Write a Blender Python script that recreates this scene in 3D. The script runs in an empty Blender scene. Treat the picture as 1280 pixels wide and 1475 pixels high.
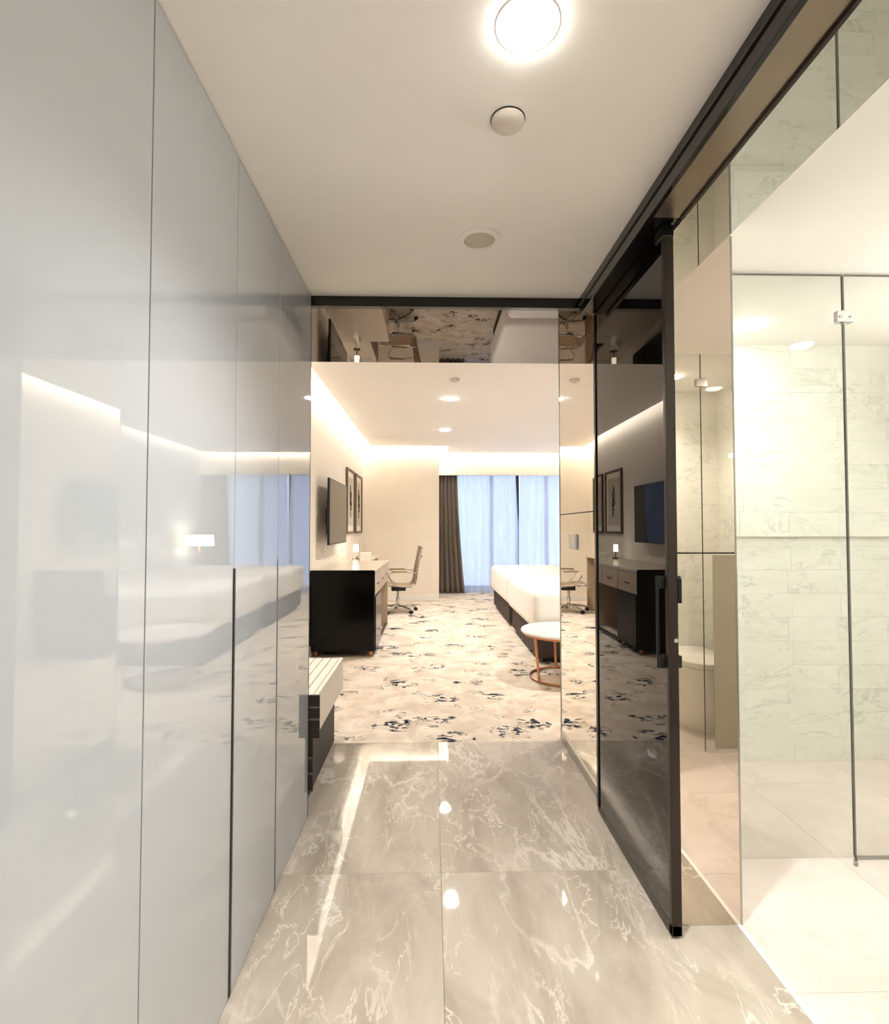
import bpy, bmesh, math, random
from mathutils import Vector, Matrix

# ------------------------------------------------------------------ scene, camera, world, exposure
S = bpy.context.scene
COL = S.collection
EYE = 1.31                                  # eye height above the floor (metres)
FPX = 760.0                                 # focal length in pixels of the 1280 wide frame

cam_d = bpy.data.cameras.new('camera')
cam = bpy.data.objects.new('camera', cam_d)
COL.objects.link(cam)
cam_d.sensor_fit = 'HORIZONTAL'
cam_d.sensor_width = 36.0
cam_d.lens = 36.0 * FPX / 1280.0
cam_d.clip_start = 0.02
cam.location = (0, 0, EYE)
yaw = math.atan(18.0 / FPX)
pitch = math.atan(22.5 / FPX)
cam.rotation_euler = (math.pi / 2 + pitch, 0, -yaw)
S.camera = cam

W = bpy.data.worlds.new('world')
S.world = W
W.use_nodes = True
wn = W.node_tree.nodes
wn['Background'].inputs[0].default_value = (0.56, 0.67, 0.95, 1)
wn['Background'].inputs[1].default_value = 0.85

S.view_settings.view_transform = 'Standard'
S.view_settings.look = 'None'
S.view_settings.exposure = 1.6
S.view_settings.gamma = 1.0
S.view_settings.use_curve_mapping = False
try:
    S.cycles.use_denoising = True
    S.cycles.max_bounces = 14
    S.cycles.glossy_bounces = 8
    S.cycles.diffuse_bounces = 5
    S.cycles.transparent_max_bounces = 16
    S.cycles.sample_clamp_indirect = 6.0
    S.cycles.caustics_reflective = False
    S.cycles.caustics_refractive = False
except Exception:
    pass

WARM = (1.0, 0.98, 0.955)
COVE_COL = (1.0, 0.96, 0.90)
DAYWHITE = (1.0, 0.98, 0.95)
COVE = 10.5          # emission of the cove strips
P_HALL = 54.0        # watts of the corridor downlights
P_BED = 54.0         # watts of the bedroom downlights
P_BATH = 30.0        # watts of the bathroom downlights

rng = random.Random(7)

# ------------------------------------------------------------------ materials
def srgb(r, g, b):
    f = lambda c: c / 12.92 if c <= 0.04045 else ((c + 0.055) / 1.055) ** 2.4
    return (f(r / 255.0), f(g / 255.0), f(b / 255.0), 1.0)

class NT:
    def __init__(s, name):
        s.m = bpy.data.materials.new(name)
        s.m.use_nodes = True
        s.t = s.m.node_tree
        s.b = s.t.nodes['Principled BSDF']
        s.out = s.t.nodes['Material Output']
    def n(s, typ, **kw):
        nd = s.t.nodes.new(typ)
        for k, v in kw.items():
            if k in ('ins',):
                for a, b in v.items():
                    nd.inputs[a].default_value = b
            else:
                setattr(nd, k, v)
        return nd
    def l(s, a, b):
        s.t.links.new(a, b)
    def setp(s, **kw):
        for k, v in kw.items():
            s.b.inputs[k.replace('_', ' ')].default_value = v
    def ramp(s, src, stops, interp='LINEAR'):
        r = s.n('ShaderNodeValToRGB')
        cr = r.color_ramp
        cr.interpolation = interp
        while len(cr.elements) < len(stops):
            cr.elements.new(0.5)
        for e, (p, c) in zip(cr.elements, stops):
            e.position = p
            e.color = c if len(c) == 4 else (*c, 1)
        s.l(src, r.inputs[0])
        return r.outputs[0]
    def mix(s, fac, a, b, blend='MIX'):
        mx = s.n('ShaderNodeMix', data_type='RGBA', blend_type=blend)
        for inp, v in ((mx.inputs[0], fac), (mx.inputs[6], a), (mx.inputs[7], b)):
            if isinstance(v, (int, float, tuple)):
                inp.default_value = v
            else:
                s.l(v, inp)
        return mx.outputs[2]
    def math(s, op, a, b=0.0, c=None):
        m = s.n('ShaderNodeMath', operation=op)
        for i, v in enumerate((a, b) if c is None else (a, b, c)):
            if isinstance(v, (int, float)):
                m.inputs[i].default_value = v
            else:
                s.l(v, m.inputs[i])
        return m.outputs[0]
    def pos(s, per_object=0.0, scale=(1, 1, 1)):
        g = s.n('ShaderNodeNewGeometry')
        p = g.outputs['Position']
        if per_object:
            oi = s.n('ShaderNodeObjectInfo')
            mul = s.n('ShaderNodeVectorMath', operation='SCALE')
            cmb = s.n('ShaderNodeCombineXYZ')
            s.l(oi.outputs['Random'], cmb.inputs[0])
            s.l(s.math('MULTIPLY', oi.outputs['Random'], 7.3), cmb.inputs[1])
            s.l(s.math('MULTIPLY', oi.outputs['Random'], -3.1), cmb.inputs[2])
            s.l(cmb.outputs[0], mul.inputs[0])
            mul.inputs['Scale'].default_value = per_object
            ad = s.n('ShaderNodeVectorMath', operation='ADD')
            s.l(p, ad.inputs[0]); s.l(mul.outputs[0], ad.inputs[1])
            p = ad.outputs[0]
        if scale != (1, 1, 1):
            mp = s.n('ShaderNodeVectorMath', operation='MULTIPLY')
            mp.inputs[1].default_value = scale
            s.l(p, mp.inputs[0])
            p = mp.outputs[0]
        return p
    def noise(s, vec, scale, detail=4.0, rough=0.55, dist=0.0):
        nz = s.n('ShaderNodeTexNoise', ins={'Scale': scale, 'Detail': detail, 'Roughness': rough, 'Distortion': dist})
        s.l(vec, nz.inputs['Vector'])
        return nz.outputs['Fac']
    def bump(s, h, strength, dist=0.01):
        b = s.n('ShaderNodeBump', ins={'Strength': strength, 'Distance': dist})
        s.l(h, b.inputs['Height'])
        s.l(b.outputs[0], s.b.inputs['Normal'])

def plain(name, col, rough=0.5, metal=0.0, var=0.05, ior=1.5, nscale=6.0, bump=0.0, coat=0.0):
    """Principled with a slight procedural tone variation."""
    k = NT(name)
    p = k.pos()
    nz = k.noise(p, nscale)
    c0 = tuple(max(0, c * (1 - var)) for c in col[:3]) + (1,)
    c1 = tuple(min(1, c * (1 + var)) for c in col[:3]) + (1,)
    k.l(k.ramp(nz, [(0.3, c0), (0.7, c1)]), k.b.inputs['Base Color'])
    k.setp(Roughness=rough, Metallic=metal, IOR=ior)
    if coat:
        k.b.inputs['Coat Weight'].default_value = coat
        k.b.inputs['Coat Roughness'].default_value = 0.03
    if bump:
        k.bump(k.noise(p, nscale * 30, 2.0), bump, 0.002)
    return k.m

def mirror(name, col, rough=0.0):
    k = NT(name)
    nz = k.noise(k.pos(), 3.0)
    c1 = tuple(min(1, c * 1.02) for c in col[:3]) + (1,)
    c0 = tuple(c * 0.98 for c in col[:3]) + (1,)
    k.l(k.ramp(nz, [(0.3, c0), (0.7, c1)]), k.b.inputs['Base Color'])
    k.setp(Metallic=1.0, Roughness=rough)
    return k.m

def emis(name, col, strength):
    k = NT(name)
    k.b.inputs['Base Color'].default_value = (0.9, 0.9, 0.9, 1)
    k.b.inputs['Emission Color'].default_value = (*col, 1)
    k.b.inputs['Emission Strength'].default_value = strength
    k.setp(Roughness=0.4)
    return k.m

def marble(name, base, dark, vein, rough, per_obj, vscale=1.4, vamt=0.8, fine=0.5, ior=1.5, stretch=(1, 1, 1), rot=0.0, dist=(0.9, 1.1)):
    k = NT(name)
    p = k.pos(per_obj, stretch)
    if rot:                                     # veins run along one diagonal
        mp = k.n('ShaderNodeMapping'); mp.inputs['Rotation'].default_value = (0, 0, rot); mp.inputs['Scale'].default_value = (1.9, 0.75, 1)
        k.l(p, mp.inputs['Vector']); p = mp.outputs[0]
    cloud = k.noise(p, vscale * 1.6, 6.0, 0.6, 0.6)
    col = k.ramp(cloud, [(0.32, dark), (0.62, base)])
    # long veins: ridges of a distorted noise
    n1 = k.noise(p, vscale, 6.0, 0.6, dist[0])
    r1 = k.math('ABSOLUTE', k.math('SUBTRACT', n1, 0.5))
    v1 = k.ramp(r1, [(0.0, (1, 1, 1)), (0.010, (0.5, 0.5, 0.5)), (0.022, (0, 0, 0))])
    mask = k.ramp(k.noise(p, vscale * 0.9, 3.0), [(0.44, (0, 0, 0)), (0.62, (1, 1, 1))])
    f1 = k.math('MULTIPLY', k.math('MULTIPLY', v1, mask), vamt)
    # short fine veins
    n2 = k.noise(p, vscale * 3.2, 5.0, 0.6, dist[1])
    r2 = k.math('ABSOLUTE', k.math('SUBTRACT', n2, 0.52))
    v2 = k.ramp(r2, [(0.0, (1, 1, 1)), (0.018, (0, 0, 0))])
    m2 = k.ramp(k.noise(p, vscale * 2.2, 2.0), [(0.42, (0, 0, 0)), (0.60, (1, 1, 1))])
    f2 = k.math('MULTIPLY', k.math('MULTIPLY', v2, m2), fine)
    col = k.mix(f1, col, vein)
    col = k.mix(f2, col, vein)
    k.l(col, k.b.inputs['Base Color'])
    k.setp(Roughness=rough, IOR=ior)
    return k.m

M = {}
M['ceiling'] = plain('ceiling paint', srgb(244, 239, 234), 0.7, var=0.01)
M['wall'] = plain('cream wall paint', srgb(243, 234, 219), 0.6, var=0.015, bump=0.03)
M['wall_taupe'] = plain('grey wall covering', srgb(176, 170, 162), 0.6, var=0.03, bump=0.05)
M['white'] = plain('white lacquer', srgb(240, 238, 232), 0.35, var=0.01)
M['grey_white'] = plain('dull white plastic', srgb(214, 204, 192), 0.5, var=0.02)
M['lacquer'] = plain('pale grey high gloss lacquer', srgb(174, 179, 183), 0.004, var=0.008, ior=2.0, nscale=0.8)
M['dark_gap'] = plain('dark gap', srgb(40, 38, 36), 0.5)
M['black_handle'] = plain('black anodised profile', srgb(18, 17, 16), 0.35, metal=0.3)
M['alu_line'] = plain('grey aluminium strip', srgb(120, 120, 120), 0.35, metal=0.8)
M['bronze_mirror'] = mirror('smoked bronze mirror', (0.145, 0.122, 0.103))
M['tint_mirror'] = mirror('warm tinted mirror', (0.70, 0.61, 0.53))
M['grey_mirror'] = mirror('grey tinted mirror', (0.50, 0.485, 0.46))
M['clear_mirror'] = mirror('clear mirror', (0.90, 0.87, 0.81))
M['black_gloss'] = plain('black gloss trim', srgb(14, 12, 11), 0.12, ior=1.5)
M['bronze_gloss'] = plain('satin bronze metal', srgb(142, 128, 114), 0.28, metal=0.9, var=0.04)
M['black_cabinet'] = plain('black lacquer', srgb(9, 8, 7), 0.16, ior=1.3)
M['black_glass'] = plain('black glass', srgb(8, 7, 6), 0.0, ior=1.62, var=0.1)
M['dark_metal'] = plain('dark bronze metal', srgb(58, 51, 47), 0.3, metal=0.7)
M['chrome'] = plain('chrome', srgb(205, 203, 200), 0.12, metal=1.0)
M['steel'] = plain('brushed steel', srgb(175, 172, 168), 0.28, metal=1.0)
M['copper'] = plain('copper metal', srgb(196, 132, 96), 0.28, metal=0.9)
M['grout'] = plain('pale grout', srgb(234, 232, 225), 0.8)
M['grout_dark'] = plain('taupe grout', srgb(168, 158, 144), 0.6)
M['floor_marble'] = marble('polished grey beige marble', srgb(194, 183, 167), srgb(166, 155, 139), srgb(232, 224, 210), 0.03, 4.0, 1.5, 0.75, 0.7, ior=1.62, rot=0.75, dist=(0.45, 0.7))
M['bath_floor'] = marble('cream marble', srgb(226, 214, 206), srgb(212, 199, 189), srgb(194, 181, 170), 0.12, 4.0, 1.3, 0.35, 0.3)
M['bath_tile'] = marble('white marble tile', srgb(240, 239, 232), srgb(231, 231, 222), srgb(184, 184, 175), 0.38, 9.0, 2.4, 0.55, 0.5, stretch=(0.7, 1, 1.5))
M['white_marble'] = marble('white marble', srgb(246, 244, 240), srgb(232, 230, 226), srgb(200, 198, 196), 0.15, 1.0, 2.5, 0.4, 0.3)
M['linen'] = plain('white bed linen', srgb(250, 246, 240), 0.85, var=0.015, nscale=5, bump=0.08)
M['bed_base'] = plain('dark brown upholstery', srgb(62, 50, 42), 0.75, var=0.12, nscale=20, bump=0.2)
M['headboard'] = plain('cream leather', srgb(226, 216, 202), 0.5, var=0.03)
M['bench_top'] = plain('cream leather slat', srgb(240, 231, 214), 0.45, var=0.02)
M['dark_line'] = plain('dark inlay', srgb(66, 58, 50), 0.5)
M['tan_leather'] = plain('tan leather', srgb(154, 128, 100), 0.5, var=0.06, nscale=14, bump=0.08)
M['desk_top'] = plain('taupe stone top', srgb(205, 190, 170), 0.25, var=0.04)
M['drawer'] = plain('beige veneer', srgb(190, 168, 142), 0.4, var=0.05)
M['back_panel'] = plain('grey leather panel', srgb(120, 110, 100), 0.5, var=0.05)
M['rubber'] = plain('black rubber', srgb(16, 15, 15), 0.5)
M['tv_screen'] = plain('grey glossy screen', srgb(12, 11, 11), 0.06, ior=1.55)
M['tv_back'] = plain('black plastic', srgb(20, 18, 17), 0.4)
M['frame_wood'] = plain('dark bronze frame', srgb(96, 78, 60), 0.4, var=0.08)
M['mat_board'] = plain('pale mat board', srgb(236, 228, 212), 0.7)
M['art_paper'] = plain('grey art paper', srgb(196, 186, 170), 0.7, var=0.06, nscale=9)
M['ink'] = plain('dark ink', srgb(58, 50, 44), 0.7, var=0.3, nscale=30)
M['drape'] = plain('dark taupe drape', srgb(128, 117, 106), 0.85, var=0.08, nscale=3, bump=0.1)
M['window_frame'] = plain('dark window frame', srgb(40, 42, 48), 0.4)
M['ceramic'] = plain('white ceramic', srgb(244, 240, 232), 0.12, var=0.01)
M['lens'] = emis('lit diffuser', (1.0, 0.95, 0.86), 30.0)
M['lens_bath'] = emis('lit bathroom diffuser', (1.0, 0.98, 0.92), 30.0)
M['fill_tube'] = emis('lit opal tube', (1.0, 0.98, 0.94), 50.0)  # glow of the added bathroom fill lamp
M['cove'] = emis('led strip', COVE_COL, COVE)
M['shade'] = emis('lit lamp shade', (1.0, 0.88, 0.66), 3.0)

def mk_wood():
    k = NT('dark striped veneer')
    p = k.pos(0, (1, 1, 30))
    nz = k.noise(p, 1.6, 3.0)
    k.l(k.ramp(nz, [(0.35, srgb(24, 18, 14)), (0.6, srgb(44, 34, 27)), (0.75, srgb(58, 46, 38))]), k.b.inputs['Base Color'])
    k.setp(Roughness=0.55)
    return k.m
M['wood'] = mk_wood()

def mk_glass(name, tint, edge, frosted=0.0):
    k = NT(name)
    tr = k.n('ShaderNodeBsdfTransparent'); tr.inputs[0].default_value = (*tint, 1)
    gl = k.n('ShaderNodeBsdfGlossy'); gl.inputs['Roughness'].default_value = 0.0
    fr = k.n('ShaderNodeFresnel')
    g = k.n('ShaderNodeNewGeometry')            # the same reflectance on both faces of the pane
    mr = k.n('ShaderNodeMapRange'); mr.inputs['To Min'].default_value = edge; mr.inputs['To Max'].default_value = 1.0 / edge
    k.l(g.outputs['Backfacing'], mr.inputs['Value']); k.l(mr.outputs[0], fr.inputs[0])
    mx = k.n('ShaderNodeMixShader')
    k.l(fr.outputs[0], mx.inputs[0]); k.l(tr.outputs[0], mx.inputs[1]); k.l(gl.outputs[0], mx.inputs[2])
    res = mx.outputs[0]
    if frosted:
        df = k.n('ShaderNodeBsdfTranslucent'); df.inputs[0].default_value = (0.22, 0.205, 0.17, 1)
        d2 = k.n('ShaderNodeBsdfDiffuse'); d2.inputs[0].default_value = (0.34, 0.32, 0.27, 1)
        a = k.n('ShaderNodeAddShader'); k.l(df.outputs[0], a.inputs[0]); k.l(d2.outputs[0], a.inputs[1])
        m3 = k.n('ShaderNodeMixShader'); 
        nz = k.noise(k.pos(), 2.0)
        k.l(k.ramp(nz, [(0.0, (frosted - .05,) * 3), (1.0, (frosted + .05,) * 3)]), m3.inputs[0])
        k.l(res, m3.inputs[1]); k.l(a.outputs[0], m3.inputs[2])
        res = m3.outputs[0]
    k.l(res, k.out.inputs[0])
    return k.m
M['glass'] = mk_glass('clear green tinted glass', (0.980, 0.990, 0.978), 1.45)
M['frosted'] = mk_glass('frosted glass film', (0.9, 0.93, 0.9), 1.3, 0.85)
M['pane'] = mk_glass('window pane', (0.92, 0.96, 1.0), 1.4)

def mk_sheer():
    k = NT('white sheer voile')
    tl = k.n('ShaderNodeBsdfTranslucent')
    df = k.n('ShaderNodeBsdfDiffuse')
    tr = k.n('ShaderNodeBsdfTransparent')
    nz = k.noise(k.pos(0, (6, 6, 0.4)), 3.0)
    c = k.ramp(nz, [(0.3, (0.78, 0.80, 0.84)), (0.7, (0.90, 0.91, 0.93))])
    k.l(c, tl.inputs[0]); k.l(c, df.inputs[0])
    tr.inputs[0].default_value = (0.95, 0.97, 1, 1)
    m1 = k.n('ShaderNodeMixShader'); m1.inputs[0].default_value = 0.35
    k.l(tl.outputs[0], m1.inputs[1]); k.l(df.outputs[0], m1.inputs[2])
    m2 = k.n('ShaderNodeMixShader'); m2.inputs[0].default_value = 0.22
    k.l(m1.outputs[0], m2.inputs[1]); k.l(tr.outputs[0], m2.inputs[2])
    k.l(m2.outputs[0], k.out.inputs[0])
    return k.m
M['sheer'] = mk_sheer()

def mk_carpet():
    k = NT('cream carpet with navy brush marks')
    p = k.pos()
    base = k.ramp(k.noise(p, 5.0, 5.0, 0.65, 0.6), [(0.36, srgb(214, 197, 176)), (0.5, srgb(227, 212, 193)), (0.64, srgb(239, 228, 212))])
    soft = k.ramp(k.noise(p, 11.0, 4.0, 0.7, 1.2), [(0.60, (0, 0, 0)), (0.68, (1, 1, 1))])
    base = k.mix(k.math('MULTIPLY', soft, 0.45), base, srgb(196, 176, 150))
    # clusters of marks
    wob = k.n('ShaderNodeTexNoise', ins={'Scale': 3.0, 'Detail': 2.0})
    k.l(p, wob.inputs['Vector'])
    sc = k.n('ShaderNodeVectorMath', operation='SCALE'); sc.inputs['Scale'].default_value = 0.30
    k.l(wob.outputs['Color'], sc.inputs[0])
    ad = k.n('ShaderNodeVectorMath', operation='ADD')
    k.l(p, ad.inputs[0]); k.l(sc.outputs[0], ad.inputs[1])
    flat = k.n('ShaderNodeVectorMath', operation='MULTIPLY'); flat.inputs[1].default_value = (1.0, 1.25, 0.0)
    k.l(ad.outputs[0], flat.inputs[0])
    vo = k.n('ShaderNodeTexVoronoi', voronoi_dimensions='2D', ins={'Scale': 1.75, 'Randomness': 0.85})
    k.l(flat.outputs[0], vo.inputs['Vector'])
    near = k.ramp(vo.outputs['Distance'], [(0.10, (1, 1, 1)), (0.31, (0, 0, 0))])
    cut = k.noise(k.pos(0, (1.0, 1.6, 1.0)), 9.0, 4.0, 0.6, 1.5)
    val = k.math('MULTIPLY', near, k.ramp(cut, [(0.49, (0, 0, 0)), (0.58, (1, 1, 1))]))
    f = k.ramp(val, [(0.35, (0, 0, 0)), (0.5, (1, 1, 1))])
    tone = k.ramp(k.noise(p, 7.0, 3.0), [(0.40, srgb(24, 27, 38)), (0.55, srgb(60, 66, 80)), (0.68, srgb(150, 146, 140))])
    col = k.mix(f, base, tone)
    vo2 = k.n('ShaderNodeTexVoronoi', voronoi_dimensions='2D', ins={'Scale': 2.6, 'Randomness': 1.0})
    k.l(flat.outputs[0], vo2.inputs['Vector'])
    near2 = k.ramp(vo2.outputs['Distance'], [(0.06, (1, 1, 1)), (0.24, (0, 0, 0))])
    cut2 = k.noise(k.pos(0, (1.2, 2.0, 1.0)), 13.0, 4.0, 0.65, 2.0)
    f2 = k.ramp(k.math('MULTIPLY', near2, k.ramp(cut2, [(0.50, (0, 0, 0)), (0.58, (1, 1, 1))])), [(0.30, (0, 0, 0)), (0.5, (1, 1, 1))])
    tone2 = k.ramp(k.noise(p, 4.0, 3.0), [(0.40, srgb(40, 44, 58)), (0.52, srgb(120, 116, 112)), (0.62, srgb(182, 160, 132))])
    col = k.mix(k.math('MULTIPLY', f2, 0.85), col, tone2)
    k.l(col, k.b.inputs['Base Color'])
    k.setp(Roughness=0.95)
    k.b.inputs['Specular IOR Level'].default_value = 0.1
    k.bump(k.noise(p, 260.0, 2.0), 0.35, 0.004)
    return k.m
M['carpet'] = mk_carpet()

# ------------------------------------------------------------------ mesh helpers
class MB:
    def __init__(s):
        s.bm = bmesh.new()
    def box(s, x0, x1, y0, y1, z0, z1, bevel=0.0, seg=2, mat=None):
        r = bmesh.ops.create_cube(s.bm, size=1.0)
        vs = r['verts']
        for v in vs:
            v.co = Vector(((x0 + x1) / 2 + v.co.x * (x1 - x0), (y0 + y1) / 2 + v.co.y * (y1 - y0), (z0 + z1) / 2 + v.co.z * (z1 - z0)))
        if bevel > 0:
            es = list({e for v in vs for e in v.link_edges})
            r2 = bmesh.ops.bevel(s.bm, geom=es, offset=bevel, segments=seg, profile=0.6, affect='EDGES', clamp_overlap=True)
            vs = list({v for f in r2['faces'] for v in f.verts} | {v for v in vs if v.is_valid})
        if mat is not None:
            for v in vs:
                v.co = mat @ v.co
        return s
    def lathe(s, prof, c=(0, 0, 0), n=28, axis='Z', cap=True):
        """prof: list of (radius, height)."""
        rings = []
        for r, h in prof:
            ring = []
            for i in range(n):
                a = 2 * math.pi * i / n
                p = (r * math.cos(a), r * math.sin(a), h)
                if axis == 'X': p = (p[2], p[0], p[1])
                if axis == 'Y': p = (p[0], p[2], p[1])
                ring.append(s.bm.verts.new((c[0] + p[0], c[1] + p[1], c[2] + p[2])))
            rings.append(ring)
        for a, b in zip(rings, rings[1:]):
            for i in range(n):
                s.bm.faces.new((a[i], a[(i + 1) % n], b[(i + 1) % n], b[i]))
        if cap:
            s.bm.faces.new(list(reversed(rings[0])))
            s.bm.faces.new(rings[-1])
        return s
    def tube(s, pts, r, n=10, closed=False, ry=None):
        """A tube along points; r may be a list."""
        pts = [Vector(p) for p in pts]
        m = len(pts)
        rr = r if isinstance(r, (list, tuple)) else [r] * m
        rings = []
        up = Vector((0, 0, 1))
        for i, p in enumerate(pts):
            if closed:
                t = pts[(i + 1) % m] - pts[i - 1]
            else:
                t = pts[min(i + 1, m - 1)] - pts[max(i - 1, 0)]
            t.normalize()
            ref = up if abs(t.z) < 0.95 else Vector((1, 0, 0))
            u = t.cross(ref).normalized()
            v = u.cross(t).normalized()
            rings.append([s.bm.verts.new(p + u * (rr[i] * math.cos(2 * math.pi * k / n)) + v * ((ry or rr[i]) * math.sin(2 * math.pi * k / n))) for k in range(n)])
        seq = list(zip(rings, rings[1:])) + ([(rings[-1], rings[0])] if closed else [])
        for a, b in seq:
            for k in range(n):
                s.bm.faces.new((a[k], a[(k + 1) % n], b[(k + 1) % n], b[k]))
        if not closed:
            s.bm.faces.new(list(reversed(rings[0])))
            s.bm.faces.new(rings[-1])
        return s
    def prism(s, outline, y0, y1, axis='Y'):
        """Extrude a closed 2-D outline (a, b) along an axis."""
        def P(a, b, t):
            return {'Y': (a, t, b), 'X': (t, a, b), 'Z': (a, b, t)}[axis]
        A = [s.bm.verts.new(P(a, b, y0)) for a, b in outline]
        B = [s.bm.verts.new(P(a, b, y1)) for a, b in outline]
        n = len(outline)
        for i in range(n):
            s.bm.faces.new((A[i], A[(i + 1) % n], B[(i + 1) % n], B[i]))
        s.bm.faces.new(list(reversed(A)))
        s.bm.faces.new(B)
        return s
    def build(s, name, mat, parent=None, smooth=False, loc=None):
        bmesh.ops.recalc_face_normals(s.bm, faces=s.bm.faces)
        me = bpy.data.meshes.new(name)
        s.bm.to_mesh(me)
        s.bm.free()
        if smooth:
            for f in me.polygons:
                f.use_smooth = True
            try:
                me.set_sharp_from_angle(angle=math.radians(40))
            except Exception:
                pass
        me.materials.append(mat)
        o = bpy.data.objects.new(name, me)
        COL.objects.link(o)
        if loc is not None:
            o.location = loc
        if parent is not None:
            o.parent = parent
        return o

def tag(o, label=None, cat=None, group=None, kind=None):
    if label: o['label'] = label
    if cat: o['category'] = cat
    if group: o['group'] = group
    if kind: o['kind'] = kind
    return o

def thing(name, label, cat, loc=(0, 0, 0), rz=0.0, group=None):
    o = bpy.data.objects.new(name, None)
    o.empty_display_size = 0.1
    COL.objects.link(o)
    o.location = loc
    o.rotation_euler = (0, 0, rz)
    return tag(o, label, cat, group)

def struct(name, mb, mat, parent=None):
    o = mb.build(name, mat, parent)
    o['kind'] = 'structure'
    return o

def dup(o, loc=None, rz=None, label=None, parent=None):
    c = o.copy()
    COL.objects.link(c)
    if parent is not None: c.parent = parent
    if loc is not None: c.location = loc
    if rz is not None: c.rotation_euler = (0, 0, rz)
    if label: c['label'] = label
    for ch in list(o.children):
        dup(ch, parent=c)
    return c

# heights relative to the floor
H_CEIL = EYE + 1.083        # corridor ceiling
H_SOF = EYE + 1.04          # portal soffit
H_BED = EYE + 1.445         # bedroom ceiling panel
H_SLAB = H_BED + 0.22
H_BATH = EYE + 1.04
H_LINT = EYE + 0.998        # underside of the sliding door track / bathroom opening head

XW = -0.563                 # wardrobe face
XTV = -1.24                 # bedroom wall with the television
XM = 0.805                  # mirror panels on the right
YP0, YP1 = 2.46, 3.30       # portal soffit
YC = 3.26                   # carpet edge
YF = 9.48                   # far bedroom wall
YR = 10.30                  # bulkhead in front of the curtains
XR = 3.38                   # bedroom wall behind the beds
YJ = 1.756                  # mirrored jamb of the bathroom opening
YO = 0.80                   # other jamb of the bathroom opening
XB = 1.015                  # bathroom side of the opening
YSH = 2.954                 # tiled shower wall
YG = 2.087                  # shower glass
YBK = -2.2

# ------------------------------------------------------------------ floors
fl = struct('floor', MB().box(XTV, XB, YBK, YC, -0.10, -0.012), M['grout_dark'])
def tile_grid(parent, mat, xs, ys, z0, z1, gap, bevel=0.0012):
    for xa, xb in zip(xs, xs[1:]):
        for ya, yb in zip(ys, ys[1:]):
            MB().box(xa + gap / 2, xb - gap / 2, ya + gap / 2, yb - gap / 2, z0, z1, bevel, 1).build('tile', mat, parent)
tile_grid(fl, M['floor_marble'], [XTV, -0.765, 0.035, XB], [YBK, -1.6, -0.386, 0.83, 2.044, YC], -0.012, 0.0, 0.0010, 0.0004)

bf = struct('floor.001', MB().box(XB, 2.80, -0.46, YSH + 0.06, -0.10, -0.012), M['grout'])
tile_grid(bf, M['bath_floor'], [XB, 1.61, 2.21, 2.80], [-0.46, 0.30, 0.90, 1.50, 2.10, 2.70, YSH + 0.06], -0.012, 0.0, 0.0010, 0.0004)

struct('floor.002', MB().box(XTV - .1, XR + .1, YC, 11.2, -0.10, -0.012), M['grout_dark'])
tag(MB().box(XTV, XR, YC + 0.001, YF, -0.012, 0.0).box(0.125, XR, YF, 10.79, -0.012, 0.0).build('carpet', M['carpet']),
    'cream bedroom carpet with scattered navy brush-stroke marks', 'carpet')
tag(MB().box(XB - 0.008, XB + 0.006, YO, YJ, -0.002, 0.0015).build('trim_4', M['white']), kind='structure')

# ------------------------------------------------------------------ ceilings
struct('ceiling', MB().box(XTV, 0.695, YBK, YP0, H_CEIL, H_CEIL + 0.1), M['ceiling'])
struct('ceiling.001', MB().box(-1.09, 3.23, YP1 + .06, YF - 0.13, H_BED, H_BED + 0.05).box(0.285, 3.23, YF - 0.13, YR - 0.14, H_BED, H_BED + 0.05), M['ceiling'])
struct('ceiling.002', MB().box(XTV - .1, XR + .1, YP1, 11.2, H_SLAB, H_SLAB + 0.1), M['ceiling'])
struct('ceiling.003', MB().box(XB, 2.8, -0.46, YSH + 0.06, H_BATH, H_BATH + 0.1), M['ceiling'])

# ------------------------------------------------------------------ walls
struct('wall_left', MB().box(XTV - 0.1, XTV, YBK, YF + .1, 0, H_SLAB), M['wall'])
struct('wall_far', MB().box(XTV - .1, 0.125, YF, 11.2, 0, H_SLAB), M['wall'])
struct('wall_right', MB().box(XR, XR + 0.1, YP1, 11.2, 0, H_SLAB), M['wall_taupe'])
struct('wall_back', MB().box(XTV, 2.9, YBK - 0.1, YBK, 0, H_CEIL), M['wall'])
struct('wall_bathroom', MB().box(XM + 0.012, XB, YJ + 0.008, YP1, 0, H_SLAB), M['wall'])          # behind the mirror panels
struct('wall_portal', MB().box(XB, XR, YSH + 0.06, YP1, 0, H_SLAB), M['wall'])                    # between shower and bedroom
struct('wall_near', MB().box(0.81, XB, YBK, YO, 0, H_CEIL), M['wall'])                            # beside the camera
# bulkhead over the curtains
struct('wall_bulkhead', MB().box(0.125, XR, YR, YR + 0.08, EYE + 1.03, H_SLAB), M['wall'])
# window wall
struct('wall_window', MB().box(0.125, XR, 10.80, 11.0, 0, 0.05).box(0.125, XR, 10.80, 11.0, 2.45, H_SLAB).box(3.1, XR, 10.80, 11.0, 0, H_SLAB), M['wall'])
struct('baseboard_far', MB().box(XTV, 0.125, YF - 0.018, YF, 0.002, 0.11, 0.003), M['white'])
struct('baseboard_left', MB().box(XTV, XTV + 0.018, YP1 + .4, YF - .018, 0.002, 0.11, 0.003), M['white'])

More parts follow.
